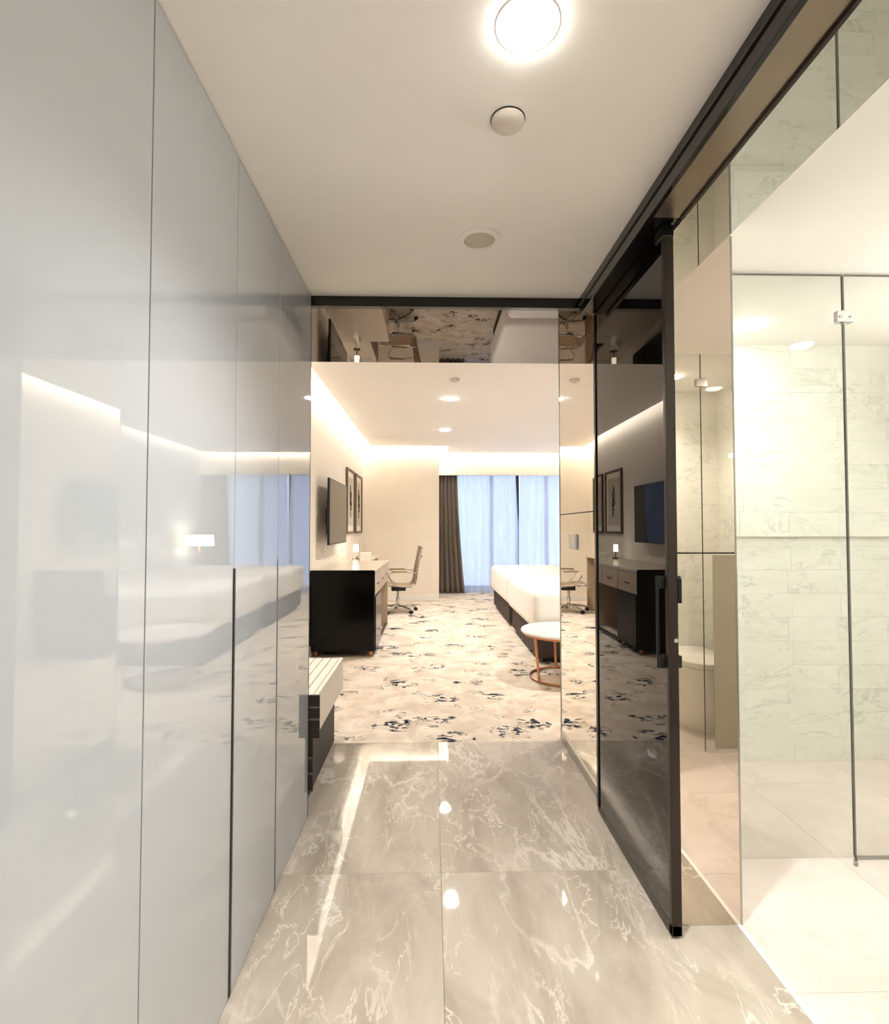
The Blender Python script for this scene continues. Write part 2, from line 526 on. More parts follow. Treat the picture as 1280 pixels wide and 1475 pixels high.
# cove strips: on the upstand of the ceiling panel, facing the wall
def cove(x0, x1, y0, y1):
    o = MB().box(x0, x1, y0, y1, H_BED + 0.055, H_BED + 0.085).build('led_strip', M['cove'])
    return o
cv = thing('cove_lighting', 'warm light strips hidden in the slot around the bedroom ceiling', 'light')
for a in ((-1.105, -1.092, YP1 + .1, YF - .15), (-1.08, 0.27, YF - 0.128, YF - 0.115), (0.30, 3.2, YR - 0.138, YR - 0.125), (3.232, 3.245, YP1 + .1, YR - .16),
          (0.255, 0.283, YF - .1, YR - .16)):
    cove(*a).parent = cv

# ------------------------------------------------------------------ portal between corridor and bedroom
struct('wall_lintel', MB().box(XTV, XM + 0.012, YP0 + 0.004, YP1, H_SOF + 0.012, H_SLAB), M['wall'])
ps = tag(MB().box(XTV, XM, YP0 + 0.02, YP1, H_SOF, H_SOF + 0.012).build('trim_1', M['bronze_mirror']), kind='structure')
tag(MB().box(XTV, 0.80, YP0 - 0.012, YP0 + 0.02, H_SOF - 0.004, H_CEIL + 0.002, 0.002).build('trim_2', M['black_gloss']), kind='structure')
# wall mirrors on the right: lower and upper panels
mw = thing('wall_mirror', 'tall clear mirror panels lining the corridor wall beyond the sliding door', 'mirror', (XM, 2.9, 0))
def child_world(mb, name, mat, par, smooth=False):
    o = mb.build(name, mat, par, smooth)
    o.matrix_parent_inverse = Matrix.Translation(par.location).inverted() if par.rotation_euler.z == 0 else par.matrix_basis.inverted()
    return o
child_world(MB().box(XM, XM + 0.012, YJ + .012, YP1, 0.055, EYE + 0.078), 'panel', M['clear_mirror'], mw)
child_world(MB().box(XM, XM + 0.012, YJ + .012, YP1, EYE + 0.084, H_SOF), 'panel', M['clear_mirror'], mw)
child_world(MB().box(XM + 0.003, XM + 0.012, YJ + .012, YP1, EYE + 0.077, EYE + 0.085), 'joint', M['dark_gap'], mw)
child_world(MB().box(XM - 0.003, XM + 0.014, YP1, YP1 + 0.006, 0.0, H_SOF), 'edge_strip', M['steel'], mw)
struct('baseboard_right', MB().box(XM - 0.008, XM + 0.012, 1.78, YP1, 0.0, 0.055, 0.002), M['steel'])
# switches on the mirror
sw = thing('light_switch', 'double light switch plate on the corridor mirror', 'switch', (XM - 0.001, 2.98, EYE - 0.08))
MB().box(-0.008, 0.0, -0.075, 0.075, -0.043, 0.043, 0.002).build('plate', M['white'], sw)
for y in (-0.037, 0.037):
    MB().box(-0.012, -0.007, y - 0.03, y + 0.03, -0.034, 0.034, 0.002).build('rocker', M['white'], sw)

# ------------------------------------------------------------------ bathroom opening: mirrored jamb and head, track
jm = thing('jamb_mirror', 'warm tinted mirror lining the end of the bathroom wall', 'mirror', (0.9, YJ, 0))
child_world(MB().box(0.818, XB + 0.004, YJ, YJ + 0.008, 0.0, EYE - 0.088), 'panel', M['tint_mirror'], jm)
child_world(MB().box(0.818, XB + 0.004, YJ, YJ + 0.008, EYE - 0.083, H_LINT), 'panel', M['tint_mirror'], jm)
child_world(MB().box(0.818, XB + 0.004, YJ + 0.003, YJ + 0.008, EYE - 0.089, EYE - 0.082), 'joint', M['dark_gap'], jm)
child_world(MB().box(XB + 0.004, XB + 0.010, YJ - 0.001, YJ + 0.01, 0.0, H_LINT), 'edge_strip', M['steel'], jm)
tag(MB().box(0.812, XB, YO, YJ, H_LINT, H_LINT + 0.008).build('trim_3', M['grey_mirror']), kind='structure')
struct('wall_lintel.001', MB().box(0.812, XB, YO, YJ + 0.01, H_LINT + 0.008, H_CEIL + .1), M['wall'])
# track
tk = thing('door_track', 'dark sliding door track with satin bronze underside along the ceiling', 'track', (0.75, 1.0, H_LINT))
child_world(MB().box(0.695, 0.712, YBK, YP0 - 0.012, H_LINT, H_CEIL + 0.01, 0.002), 'fascia', M['black_gloss'], tk)
child_world(MB().box(0.690, 0.696, YBK, YP0 - 0.012, H_LINT + 0.045, H_LINT + 0.052), 'bead', M['dark_metal'], tk)
child_world(MB().box(0.712, 0.812, YBK, 1.66, H_LINT + 0.004, H_LINT + 0.02), 'underside', M['bronze_gloss'], tk)
child_world(MB().box(0.712, 0.812, 1.66, YP0 - .012, H_LINT + 0.010, H_LINT + 0.02), 'underside', M['black_gloss'], tk)
child_world(MB().box(0.800, 0.812, YBK, 1.66, H_LINT - 0.004, H_LINT + 0.02, 0.002), 'inner_edge', M['dark_metal'], tk)

# ------------------------------------------------------------------ sliding door leaf
dl = thing('sliding_door', 'black glass sliding door leaf standing open before the mirrored wall', 'door', (0.782, 2.1, 0.0))
LX0, LX1, LY0, LY1, LZ0, LZ1 = 0.766, 0.797, 1.70, 2.455, 0.008, H_LINT + 0.004
child_world(MB().box(LX0, LX0 + 0.010, LY0 + 0.018, LY1 - 0.022, LZ0 + 0.03, LZ1), 'glass_panel', M['black_glass'], dl)
child_world(MB().box(LX0 + 0.012, LX1, LY0 + 0.018, LY1 - 0.022, LZ0 + 0.03, LZ1), 'back_panel', M['dark_metal'], dl)
child_world(MB().box(LX0 - .001, LX1 + .001, LY0, LY0 + 0.022, LZ0, LZ1, 0.003), 'stile', M['dark_metal'], dl)
child_world(MB().box(LX0 - .006, LX1 + .001, LY1 - 0.025, LY1, LZ0 + .02, LZ1, 0.003), 'stile', M['black_gloss'], dl)
child_world(MB().box(LX0 - .001, LX1 + .001, LY0, LY1, LZ0, LZ0 + 0.035, 0.003), 'bottom_rail', M['dark_metal'], dl)
for sx, s in ((LX0, -1), (LX1, 1)):
    if s < 0:
        child_world(MB().tube([(sx + s * 0.02, LY0 + 0.035, EYE - 0.46), (sx + s * 0.02, LY0 + 0.035, EYE - 0.16)], 0.006, 10), 'handle', M['black_handle'], dl, True)
    for z in (EYE - 0.44, EYE - 0.18):
        child_world(MB().box(min(sx, sx + s * 0.022), max(sx, sx + s * 0.022), LY0 + 0.022, LY0 + 0.048, z - 0.02, z + 0.02, 0.003), 'handle_mount', M['black_handle'], dl)
child_world(MB().box(LX1, LX1 + 0.012, LY0 - 0.004, LY0 + 0.03, EYE - 0.245, EYE - 0.165, 0.002), 'lock_plate', M['black_handle'], dl)
child_world(MB().lathe([(0.007, 0), (0.007, 0.004)], (0.788, LY0 - 0.004, EYE - 0.365), 12, 'Y'), 'keyhole', M['chrome'], dl)
child_world(MB().box(LX0 - 0.006, LX1 + 0.002, LY0 - 0.002, LY0 + 0.06, H_LINT - 0.035, H_LINT + 0.004, 0.004), 'hanger', M['black_handle'], dl)

# ------------------------------------------------------------------ wardrobe
wd = thing('wardrobe', 'pale grey high gloss wardrobe with tall doors lining the corridor', 'wardrobe', (-0.9, 0.5, 0))
child_world(MB().box(XTV + 0.002, XW - 0.022, YBK + .01, YP0 - 0.022, 0.03, H_CEIL - 0.002), 'body', M['lacquer'], wd)
child_world(MB().box(XTV + 0.002, XW - 0.012, YBK + .01, YP0 - 0.022, 0.0, 0.03), 'plinth', M['dark_gap'], wd)
seams = [YBK + .01, -0.85, 0.10, 1.056, 1.52, 1.945, YP0 - 0.016]
for i, (a, b) in enumerate(zip(seams, seams[1:])):
    g = 0.0045
    child_world(MB().box(XW - 0.02, XW, a + g / 2, b - g / 2, 0.006, H_CEIL - 0.004, 0.001, 1), 'door', M['lacquer'], wd)
    child_world(MB().box(XW - 0.02, XW - 0.008, b - 0.003, b + 0.003, 0.01, H_CEIL - 0.004), 'seam', M['dark_gap'], wd)
child_world(MB().box(XW - 0.004, XW + 0.003, 1.513, 1.527, 0.008, EYE - 0.116, 0.0015), 'handle', M['black_handle'], wd)
child_world(MB().box(XW - 0.004, XW + 0.002, 1.941, 1.949, 0.008, EYE - 0.115, 0.0015), 'handle', M['alu_line'], wd)
child_world(MB().box(XTV + .002, XW - 0.001, YP0 - 0.014, YP0 - 0.002, 0.0, H_CEIL - .004), 'end_panel', M['wood'], wd)

# ------------------------------------------------------------------ luggage bench beside the wardrobe
lb = thing('luggage_bench', 'low luggage bench with cream slatted top and dark veneer end', 'bench', (-0.85, 2.9, 0))
BX1 = -0.528
BT, BB = EYE - 0.775, EYE - 0.955
n = 14
xs = [XTV + 0.03 + i * (BX1 - 0.021 - XTV - 0.03) / n for i in range(n + 1)]
for a, b in zip(xs, xs[1:]):
    child_world(MB().box(a + 0.0025, b - 0.0025, 2.477, 3.18, BT - 0.03, BT, 0.002), 'slat', M['bench_top'], lb)
child_world(MB().box(XTV + 0.03, BX1 - 0.0205, 2.477, 3.18, BB + 0.02, BT - 0.031), 'core', M['dark_line'], lb)
child_world(MB().box(BX1 - 0.02, BX1, 2.477, 3.18, BB, BT, 0.002), 'front_rail', M['bench_top'], lb)
child_world(MB().box(XTV + 0.01, BX1 + 0.012, 2.462, 2.476, BB - 0.01, BT + 0.004, 0.001), 'end_panel', M['wood'], lb)
child_world(MB().box(XTV + 0.01, -0.545, 2.462, 2.476, 0.10, BB - 0.01, 0.001), 'end_leg_panel', M['wood'], lb)
for z in (BT - 0.05, BT - 0.105, BB - 0.10, BB - 0.17, BB - 0.25):
    child_world(MB().box(-0.62, (BX1 + 0.011) if z > BB else -0.546, 2.4605, 2.463, z - 0.004, z + 0.004), 'metal_inlay', M['alu_line'], lb)
child_world(MB().box(XTV + .01, -0.60, 2.476, 3.30, 0.0, BB + 0.02), 'base', M['wood'], lb)

# ------------------------------------------------------------------ ceiling fittings
def downlight(name, label, x, y, z, r, power, col, lens, group=None, ang=130):
    t = thing(name, label, 'ceiling light', (x, y, z), 0, group)
    MB().lathe([(r * 1.07, 0.0), (r * 1.07, -0.002), (r * 1.02, -0.003), (r * 1.0, -0.003), (r * 1.0, 0.0)], n=40).build('trim_ring', M['white'], t, True)
    MB().lathe([(r * 0.99, -0.002), (r * 0.97, -0.006), (r * 0.85, -0.010), (r * 0.5, -0.013)], n=40).build('diffuser', lens, t, True)
    d = bpy.data.lights.new('lamp', 'SPOT')
    d.energy = power
    d.color = col
    d.spot_size = math.radians(ang)
    d.spot_blend = 1.0
    d.shadow_soft_size = r * 0.8
    o = bpy.data.objects.new('lamp', d)
    COL.objects.link(o)
    o.parent = t
    o.location = (0, 0, -0.03)
    return t
downlight('downlight', 'large bright round downlight in the corridor ceiling', 0.205, 1.10, H_CEIL, 0.064, P_HALL, WARM, M['lens'])
downlight('downlight', 'round downlight in the corridor ceiling behind the camera', 0.205, -0.75, H_CEIL, 0.064, P_HALL, WARM, M['lens'])
downlight('downlight', 'nearer of the two downlights in the bedroom ceiling', 0.21, 5.86, H_BED, 0.075, P_BED, WARM, M['lens'], 'bedroom downlights')
downlight('downlight', 'farther of the two downlights in the bedroom ceiling', 0.19, 7.75, H_BED, 0.075, P_BED, WARM, M['lens'], 'bedroom downlights')
downlight('downlight', 'round downlight over the shower behind the glass', 1.63, 2.65, H_BATH, 0.06, P_BATH * 0.22, DAYWHITE, M['lens_bath'], None, 80)
downlight('downlight', 'downlight over the toilet seen in the jamb mirror', 1.66, -0.05, H_BATH, 0.055, P_BATH * .7, DAYWHITE, M['lens_bath'])
downlight('downlight', 'added unseen downlight in the middle of the bathroom ceiling', 2.1, 1.25, H_BATH, 0.055, P_BATH * 0.3, DAYWHITE, M['lens_bath'])  # unseen lamp, added for more light in the bathroom

downlight('downlight', 'small added fill downlight above the luggage bench', -0.92, 2.90, H_SOF, 0.04, 26.0, WARM, M['lens'], None, 100)  # added to brighten the bench top, hidden behind the wardrobe
downlight('downlight', 'added unseen bedroom downlight above the coffee table', 2.0, 4.30, H_BED, 0.075, P_BED, WARM, M['lens'])  # added out of view to light the table and near bed
sd = thing('smoke_detector', 'small round white disc on the corridor ceiling beside the bright downlight', 'smoke detector', (0.20, 1.365, H_CEIL))
MB().lathe([(0.044, 0.0), (0.044, -0.010), (0.038, -0.016), (0.020, -0.018)], n=36).build('body', M['grey_white'], sd, True)
MB().lathe([(0.046, 0.0), (0.046, -0.003), (0.044, -0.003), (0.044, 0.0)], n=36, cap=False).build('rim', M['dark_metal'], sd)
sp = thing('ceiling_speaker', 'round white speaker with darker grille in the corridor ceiling', 'speaker', (0.178, 1.945, H_CEIL))
MB().lathe([(0.078, 0.0), (0.078, -0.004), (0.058, -0.009), (0.056, -0.005), (0.056, 0.0)], n=40, cap=False).build('ring', M['ceiling'], sp, True)
MB().lathe([(0.056, -0.002), (0.054, -0.005), (0.02, -0.006)], n=36).build('grille', plain('speaker grille', srgb(204, 190, 174), 0.6), sp, True)
s2 = thing('smoke_detector', 'tiny detector on the bedroom ceiling before the downlights', 'smoke detector', (0.22, 5.08, H_BED))
MB().lathe([(0.05, 0.0), (0.05, -0.015), (0.03, -0.03), (0.012, -0.032)], n=28).build('body', M['grey_white'], s2, True)

# ------------------------------------------------------------------ bathroom
# tiled shower wall, courses above and below a recessed joint
sh = struct('wall_shower', MB().box(XB, 2.80, YSH + 0.012, YSH + 0.055, 0, H_BATH), M['grout'])
TW, TH = 0.285, 0.1285
def course(z0, z1, k, proud):
    x = XB + 0.002 - (0.5 * TW if k % 2 else 0.12)
    while x < 2.79:
        a, b = max(x, XB + 0.002), min(x + TW, 2.795)
        if b - a > 0.02:
            d = proud + rng.uniform(0, 0.0012)
            MB().box(a + 0.0003, b - 0.0003, YSH - d, YSH + 0.014, z0 + 0.0003, z1 - 0.0003, 0.0006, 1).build('tile', M['bath_tile'], sh)
        x += TW
zj0, zj1 = EYE - 0.105, EYE - 0.05
nlow = 9
for k in range(nlow):
    course(zj0 * k / nlow, zj0 * (k + 1) / nlow, k, 0.0)
nup = 8
for k in range(nup):
    course(zj1 + (H_BATH - zj1) * k / nup, zj1 + (H_BATH - zj1) * (k + 1) / nup, k + 1, 0.025)
MB().box(XB, 2.80, YSH + 0.004, YSH + 0.013, zj0, zj1).build('recess_strip', M['bath_tile'], sh)
# remaining bathroom walls (marble slabs)
wr = struct('wall_bath_right', MB().box(2.75, 2.80, -0.46, YSH, 0, H_BATH), M['bath_tile'])
wb = struct('wall_bath_back', MB().box(XB, 2.80, -0.50, -0.448, 0, H_BATH), M['bath_tile'])
wt = struct('wall_toilet', MB().box(2.18, 2.30, -0.448, 0.30, 0, H_BATH), M['bath_tile'])
wi = struct('wall_shower_side', MB().box(XB, XB + 0.012, YJ + 0.012, YSH - .03, 0, H_BATH), M['bath_tile'])
wi2 = struct('wall_bath_near', MB().box(XB, XB + 0.012, -0.448, YO, 0, H_BATH), M['bath_tile'])

# shower glass
def glass_panel(name, label, x0, x1, y, z0, z1, mat='glass'):
    t = thing(name, label, 'glass panel', ((x0 + x1) / 2, y, 0))
    child_world(MB().box(x0, x1, y - 0.004, y + 0.004, z0, z1), 'pane', M[mat], t)
    return t
GT = H_BATH - 0.012
sdoor = glass_panel('shower_door', 'clear frameless shower glass door left of the hinge', XB + 0.02, 1.670, YG, 0.012, GT)
sfix = glass_panel('shower_screen', 'fixed clear shower glass right of the hinge', 1.676, 2.745, YG, 0.004, GT)
edge = plain('dark glass edge', srgb(118, 116, 110), 0.2)
child_world(MB().box(1.670, 1.6727, YG - 0.005, YG + 0.005, 0.012, GT), 'edge_seal', edge, sdoor)
child_world(MB().box(1.6733, 1.676, YG - 0.005, YG + 0.005, 0.004, GT), 'edge_seal', edge, sfix)
child_world(MB().box(XB + .02, 1.668, YG - 0.0045, YG + 0.0045, GT, GT + 0.004), 'top_edge', edge, sdoor)
child_world(MB().box(1.678, 2.745, YG - 0.0045, YG + 0.0045, GT, GT + 0.004), 'top_edge', edge, sfix)
child_world(MB().box(1.678, 2.745, YG - 0.006, YG + 0.006, 0.0, 0.010), 'floor_channel', M['steel'], sfix)
def hinge(t, x, y, z):
    h = child_world(MB().box(x - 0.034, x + 0.034, y - 0.014, y + 0.014, z - 0.024, z + 0.024, 0.003), 'hinge', M['chrome'], t)
    MB().lathe([(0.008, -0.03), (0.008, 0.03)], (x, y, z), 12).build('hinge_pin', M['steel'], h, True)
    for s in (-0.02, 0.02):
        MB().lathe([(0.006, 0), (0.006, -0.003)], (x + s, y - 0.014, z), 10, 'Y').build('screw', M['steel'], h)
hinge(sfix, 1.673, YG, EYE + 0.855)
st = thing('door_stop', 'tiny steel bar on the bathroom floor at the shower glass edge', 'door stop', (1.655, 2.06, 0), 0.9)
MB().box(-0.022, 0.022, -0.006, 0.006, 0, 0.008, 0.002).build('plate', M['steel'], st)
MB().box(-0.018, -0.012, -0.005, 0.005, 0.008, 0.018, 0.001).build('stop', M['steel'], st)
# fill lamp added out of view to brighten the bathroom ceiling
vl = thing('bath_fill_light', 'added unseen chrome fill lamp with white tube on the bathroom side wall', 'fill lamp', (2.75, 1.72, 1.95))
MB().box(-0.03, 0.0, -0.08, 0.08, -0.04, 0.04, 0.006).build('wall_plate', M['chrome'], vl)
for y in (-0.06, 0.06):
    MB().tube([(-0.02, y, 0.0), (-0.075, y, 0.0)], 0.008, 10).build('arm', M['chrome'], vl, True)
MB().lathe([(0.022, -0.30), (0.022, 0.30)], (-0.09, 0, 0), 18, 'Y').build('tube', M['fill_tube'], vl, True)
for a, b in ((-0.32, -0.295), (0.295, 0.32)):
    MB().lathe([(0.024, a), (0.024, b)], (-0.09, 0, 0), 18, 'Y').build('end_cap', M['chrome'], vl, True)

# toilet cubicle glass, seen in the jamb mirror
YT = 0.45
tdoor = glass_panel('toilet_door', 'clear glass toilet cubicle door seen in the jamb mirror', XB + 0.03, 1.585, YT, 0.012, GT)
tfix = glass_panel('toilet_screen', 'glass toilet screen with frosted lower half seen in the jamb mirror', 1.595, 2.18, YT, 0.004, GT)
child_world(MB().box(1.585, 1.5875, YT - 0.005, YT + 0.005, 0.012, GT), 'edge_seal', edge, tdoor)
child_world(MB().box(1.64, 2.18, YT + 0.005, YT + 0.008, 0.03, 1.15), 'frosted_film', M['frosted'], tfix)
hinge(tfix, 1.59, YT, EYE + 0.855)
tb = thing('toilet', 'white toilet with closed lid seen in the jamb mirror', 'toilet', (1.78, -0.448, 0))
bowl = MB()
def ellring(bm, cx, cy, z, a, b, n=28, back=None):
    ring = []
    for i in range(n):
        t = 2 * math.pi * i / n
        x, y = a * math.cos(t), cy + b * math.sin(t)
        if back is not None: y = max(y, back)
        ring.append(bm.verts.new((cx + x, y, z)))
    return ring
rs = [ellring(bowl.bm, 0, 0.36, z, a, b, back=0.13) for z, a, b in ((0, .12, .22), (0.12, .125, .23), (.28, .165, .27), (.38, .19, .30), (.41, .19, .30))]
for A, B in zip(rs, rs[1:]):
    for i in range(28):
        bowl.bm.faces.new((A[i], A[(i + 1) % 28], B[(i + 1) % 28], B[i]))
bowl.bm.faces.new(list(reversed(rs[0]))); bowl.bm.faces.new(rs[-1])
bowl.build('bowl', M['ceramic'], tb, True)
lid = MB()
rs = [ellring(lid.bm, 0, 0.36, z, a, b, back=0.14) for z, a, b in ((.413, .192, .302), (.445, .192, .302), (.452, .18, .29))]
for A, B in zip(rs, rs[1:]):
    for i in range(28):
        lid.bm.faces.new((A[i], A[(i + 1) % 28], B[(i + 1) % 28], B[i]))
lid.bm.faces.new(list(reversed(rs[0]))); lid.bm.faces.new(rs[-1])
lid.build('lid', M['ceramic'], tb, True)
MB().box(-0.14, 0.14, 0.0, 0.16, 0.03, 0.40, 0.03, 3).build('pedestal', M['ceramic'], tb, True)

# ------------------------------------------------------------------ window, curtains
wf = struct('window_1', MB().box(0.13, 3.1, 10.82, 10.88, 0.05, 0.12).box(0.13, 3.1, 10.82, 10.88, 2.38, 2.45), M['window_frame'])
for x in (0.13, 1.19, 1.72, 2.32, 3.03):
    MB().box(x, x + 0.07, 10.82, 10.88, 0.12, 2.38).build('mullion', M['window_frame'], wf)
for a, b in ((0.20, 1.19), (1.26, 1.72), (1.79, 2.32), (2.39, 3.03)):
    MB().box(a, b, 10.845, 10.853, 0.12, 2.38).build('pane', M['pane'], wf)

def fold_sheet(name, mat, x0, x1, y, z0, z1, folds, amp, parent, spread=None, nz=14, seed=0, thick=0.003):
    """A hanging cloth with vertical folds; spread(t) -> (x0, x1) at height fraction t (0 bottom, 1 top)."""
    r = random.Random(seed)
    nx = folds * 10
    ph = [r.uniform(-0.6, 0.6) for _ in range(folds + 2)]
    am = [r.uniform(0.6, 1.25) for _ in range(folds + 2)]
    bm = bmesh.new()
    rows = []
    for j in range(nz + 1):
        t = j / nz
        a, b = (x0, x1) if spread is None else spread(t)
        row = []
        for i in range(nx + 1):
            u = i / nx * folds
            k = int(min(u, folds - 1e-6))
            f = u - k
            A = am[k] * (1 - f) + am[k + 1] * f
            P = ph[k] * (1 - f) + ph[k + 1] * f
            yy = y + amp * A * math.sin(2 * math.pi * u + P + 0.35 * (1 - t)) * (0.75 + 0.35 * (1 - t))
            row.append(bm.verts.new((a + (b - a) * i / nx, yy, z0 + (z1 - z0) * t)))
        rows.append(row)
    for A, B in zip(rows, rows[1:]):
        for i in range(nx):
            bm.faces.new((A[i], A[i + 1], B[i + 1], B[i]))
    m = MB(); m.bm.free(); m.bm = bm
    o = m.build(name, mat, parent, True)
    if thick:
        md = o.modifiers.new('thickness', 'SOLIDIFY'); md.thickness = thick
    return o
CT = EYE + 1.12
sh1 = fold_sheet('sheer_curtain', M['sheer'], 0.30, 1.72, 10.60, 0.02, CT, 11, 0.030, None, spread=lambda t: (0.30, 1.735 - 0.05 * max(0, t - 0.55) / 0.45), seed=3, thick=0)
tag(sh1, 'white sheer curtain hanging left of the centre gap', 'curtain')
sh2 = fold_sheet('sheer_curtain', M['sheer'], 1.79, 2.95, 10.60, 0.02, CT, 9, 0.030, None, spread=lambda t: (1.745 + 0.035 * max(0, t - 0.55) / 0.45, 2.98), seed=5, thick=0)
tag(sh2, 'white sheer curtain hanging right of the centre gap', 'curtain')
dr = fold_sheet('drape', M['drape'], 0.14, 0.52, 10.46, 0.015, CT, 5, 0.045, None, spread=lambda t: (0.135, 0.50 + 0.15 * (1 - t) ** 1.6), seed=8)
tag(dr, 'dark taupe drape gathered beside the cream wall', 'curtain')
dr2 = fold_sheet('drape', M['drape'], 2.8, 3.3, 10.46, 0.015, CT, 6, 0.045, None, spread=lambda t: (2.92 - 0.1 * (1 - t), 3.32), seed=9)
tag(dr2, 'dark taupe drape gathered beside the headboard wall, seen in the wardrobe gloss', 'curtain')
rail = thing('curtain_rail', 'white curtain rail behind the bulkhead over the window', 'curtain rail', (1.7, 10.53, CT))
child_world(MB().box(0.13, 3.36, 10.44, 10.48, CT, CT + 0.03), 'track', M['white'], rail)
child_world(MB().box(0.13, 3.36, 10.58, 10.62, CT, CT + 0.03), 'track', M['white'], rail)
child_world(MB().box(0.13, 3.36, 10.40, 10.80, CT + 0.03, CT + 0.05), 'board', M['white'], rail)

# ------------------------------------------------------------------ television wall
tv = thing('television', 'flat black television mounted on the cream wall above the desk', 'television', (XTV, 6.25, EYE + 0.17))
MB().box(0.115, 0.140, -0.56, 0.56, -0.36, 0.37, 0.006).build('housing', M['tv_back'], tv)
MB().box(0.1402, 0.1425, -0.548, 0.548, -0.345, 0.358).build('screen', M['tv_screen'], tv)
MB().box(0.07, 0.115, -0.38, 0.38, -0.25, 0.15, 0.01).build('back_cover', M['tv_back'], tv)
MB().box(0.001, 0.07, -0.06, 0.06, -0.14, 0.06, 0.004).build('wall_bracket', M['tv_back'], tv)

def picture(label, y0, y1, z0, z1, seed, name='framed_picture'):
    yc, zc = (y0 + y1) / 2, (z0 + z1) / 2
    t = thing(name, label, 'picture', (XTV, yc, zc), 0, None)
    w, h, fw = (y1 - y0) / 2, (z1 - z0) / 2, 0.035
    MB().box(0.0, 0.035, -w, w, h - fw, h, 0.003).box(0.0, 0.035, -w, w, -h, -h + fw, 0.003).box(0.0, 0.035, -w, -w + fw, -h + fw, h - fw, 0.003).box(0.0, 0.035, w - fw, w, -h + fw, h - fw, 0.003).build('frame', M['frame_wood'], t)
    MB().box(0.002, 0.014, -w + fw, w - fw, -h + fw, h - fw).build('mat', M['mat_board'], t)
    MB().box(0.0141, 0.016, -w + 0.10, w - 0.10, -h + 0.12, h - 0.12).build('print', M['art_paper'], t)
    r = random.Random(seed)
    for k in range(3):
        pts = []
        for i in range(22):
            a = i / 21.0
            ang = a * 7.0 + k * 2.1
            rad = (0.02 + 0.07 * math.sin(math.pi * a)) * (1 - 0.2 * k)
            pts.append((0.0166, rad * math.cos(ang) + 0.03 * math.sin(a * 5 + k), -0.24 + 0.48 * a + rad * 0.5 * math.sin(ang)))
        MB().tube(pts, [0.004 + 0.014 * math.sin(math.pi * i / 21.0) * r.uniform(0.6, 1.1) for i in range(22)], 6, ry=0.0008).build('ink_swirl', M['ink'], t)
    return t
picture('dark framed abstract print nearer the television', 7.58, 8.30, EYE - 0.09, EYE + 0.87, 1)
picture('dark framed abstract print nearer the far corner', 8.44, 9.18, EYE - 0.09, EYE + 0.87, 2)

# ------------------------------------------------------------------ credenza with minibar and desk
DT = EYE - 0.439
cr = thing('credenza', 'long credenza with black gloss minibar end and taupe top under the television', 'desk', (-0.9, 5.4, 0.002))
def ch(mb, name, mat, smooth=False):
    return child_world(mb, name, mat, cr, smooth)
ch(MB().box(XTV + .005, -0.578, 5.385, 5.42, 0.055, DT + 0.006, 0.014, 3), 'end_panel', M['black_cabinet'])
ch(MB().box(XTV + .045, -0.618, 5.381, 5.386, 0.095, DT - 0.035, 0.002), 'end_inset', M['black_cabinet'])
ch(MB().box(XTV + .005, -0.585, 5.42, 5.98, 0.055, DT - 0.03), 'minibar_body', M['black_cabinet'])
d = ch(MB().box(-0.585, -0.570, 5.425, 5.975, 0.06, DT - 0.27, 0.002), 'minibar_door', M['black_cabinet'])
ch(MB().box(XTV + .005, -0.580, 5.42, 7.10, DT - 0.03, DT, 0.003), 'top', M['desk_top'])
ch(MB().box(XTV + .005, -0.84, 7.10, 8.40, DT - 0.03, DT, 0.003), 'desk_top', M['desk_top'])
for a, b in ((5.43, 5.97), (5.99, 6.52), (6.54, 7.06)):
    q = ch(MB().box(-0.60, -0.582, a, b, DT - 0.255, DT - 0.035, 0.002), 'drawer', M['drawer'])
    ch(MB().box(-0.582, -0.572, (a + b) / 2 - 0.07, (a + b) / 2 + 0.07, DT - 0.16, DT - 0.148, 0.002), 'drawer_pull', M['dark_metal'])
ch(MB().box(XTV + .02, -0.60, 5.98, 7.08, DT - 0.25, DT - 0.031), 'drawer_box', M['drawer'])
ch(MB().box(XTV + .005, XTV + 0.02, 5.98, 8.38, 0.08, DT - 0.03), 'back_panel', M['back_panel'])
ch(MB().box(-0.625, -0.595, 5.98, 7.10, 0.01, 0.045, 0.002), 'bottom_rail', M['black_gloss'])
ch(MB().box(XTV + .02, -0.590, 7.06, 7.10, 0.0, DT - 0.03), 'side_panel', M['drawer'])
ch(MB().box(XTV + .02, -0.86, 8.36, 8.40, 0.0, DT - 0.03), 'side_panel', M['drawer'])
for x in (XTV + .06, -0.63):
    for y in (5.44, 5.92):
        ch(MB().lathe([(0.018, 0.0), (0.022, 0.055)], (x, y, 0.0), 14), 'foot', M['copper'], True)

dk = thing('desk_lamp', 'small white shaded lamp standing on the desk under the pictures', 'lamp', (-1.06, 7.40, DT + 0.002))
MB().lathe([(0.05, 0), (0.05, 0.012), (0.012, 0.018)], n=20).build('base', M['dark_metal'], dk, True)
MB().lathe([(0.006, 0.012), (0.006, 0.11)], n=10).build('stem', M['dark_metal'], dk, True)
MB().lathe([(0.034, 0.10), (0.030, 0.20), (0.028, 0.20), (0.032, 0.10)], n=20, cap=False).build('shade', M['shade'], dk, True)
bx = thing('tray_box', 'low white tray box lying on the desk before the far wall', 'box', (-0.99, 7.95, DT + 0.002), 0.1)
MB().box(-0.08, 0.08, -0.14, 0.14, 0.0, 0.045, 0.004).build('body', M['white'], bx)
MB().box(-0.082, 0.082, -0.142, 0.142, 0.045, 0.06, 0.004).build('lid', M['mat_board'], bx)
cd = thing('tent_card', 'small folded white card on the desk beside the lamp', 'card', (-1.0, 7.05, DT + 0.002), 0.3)
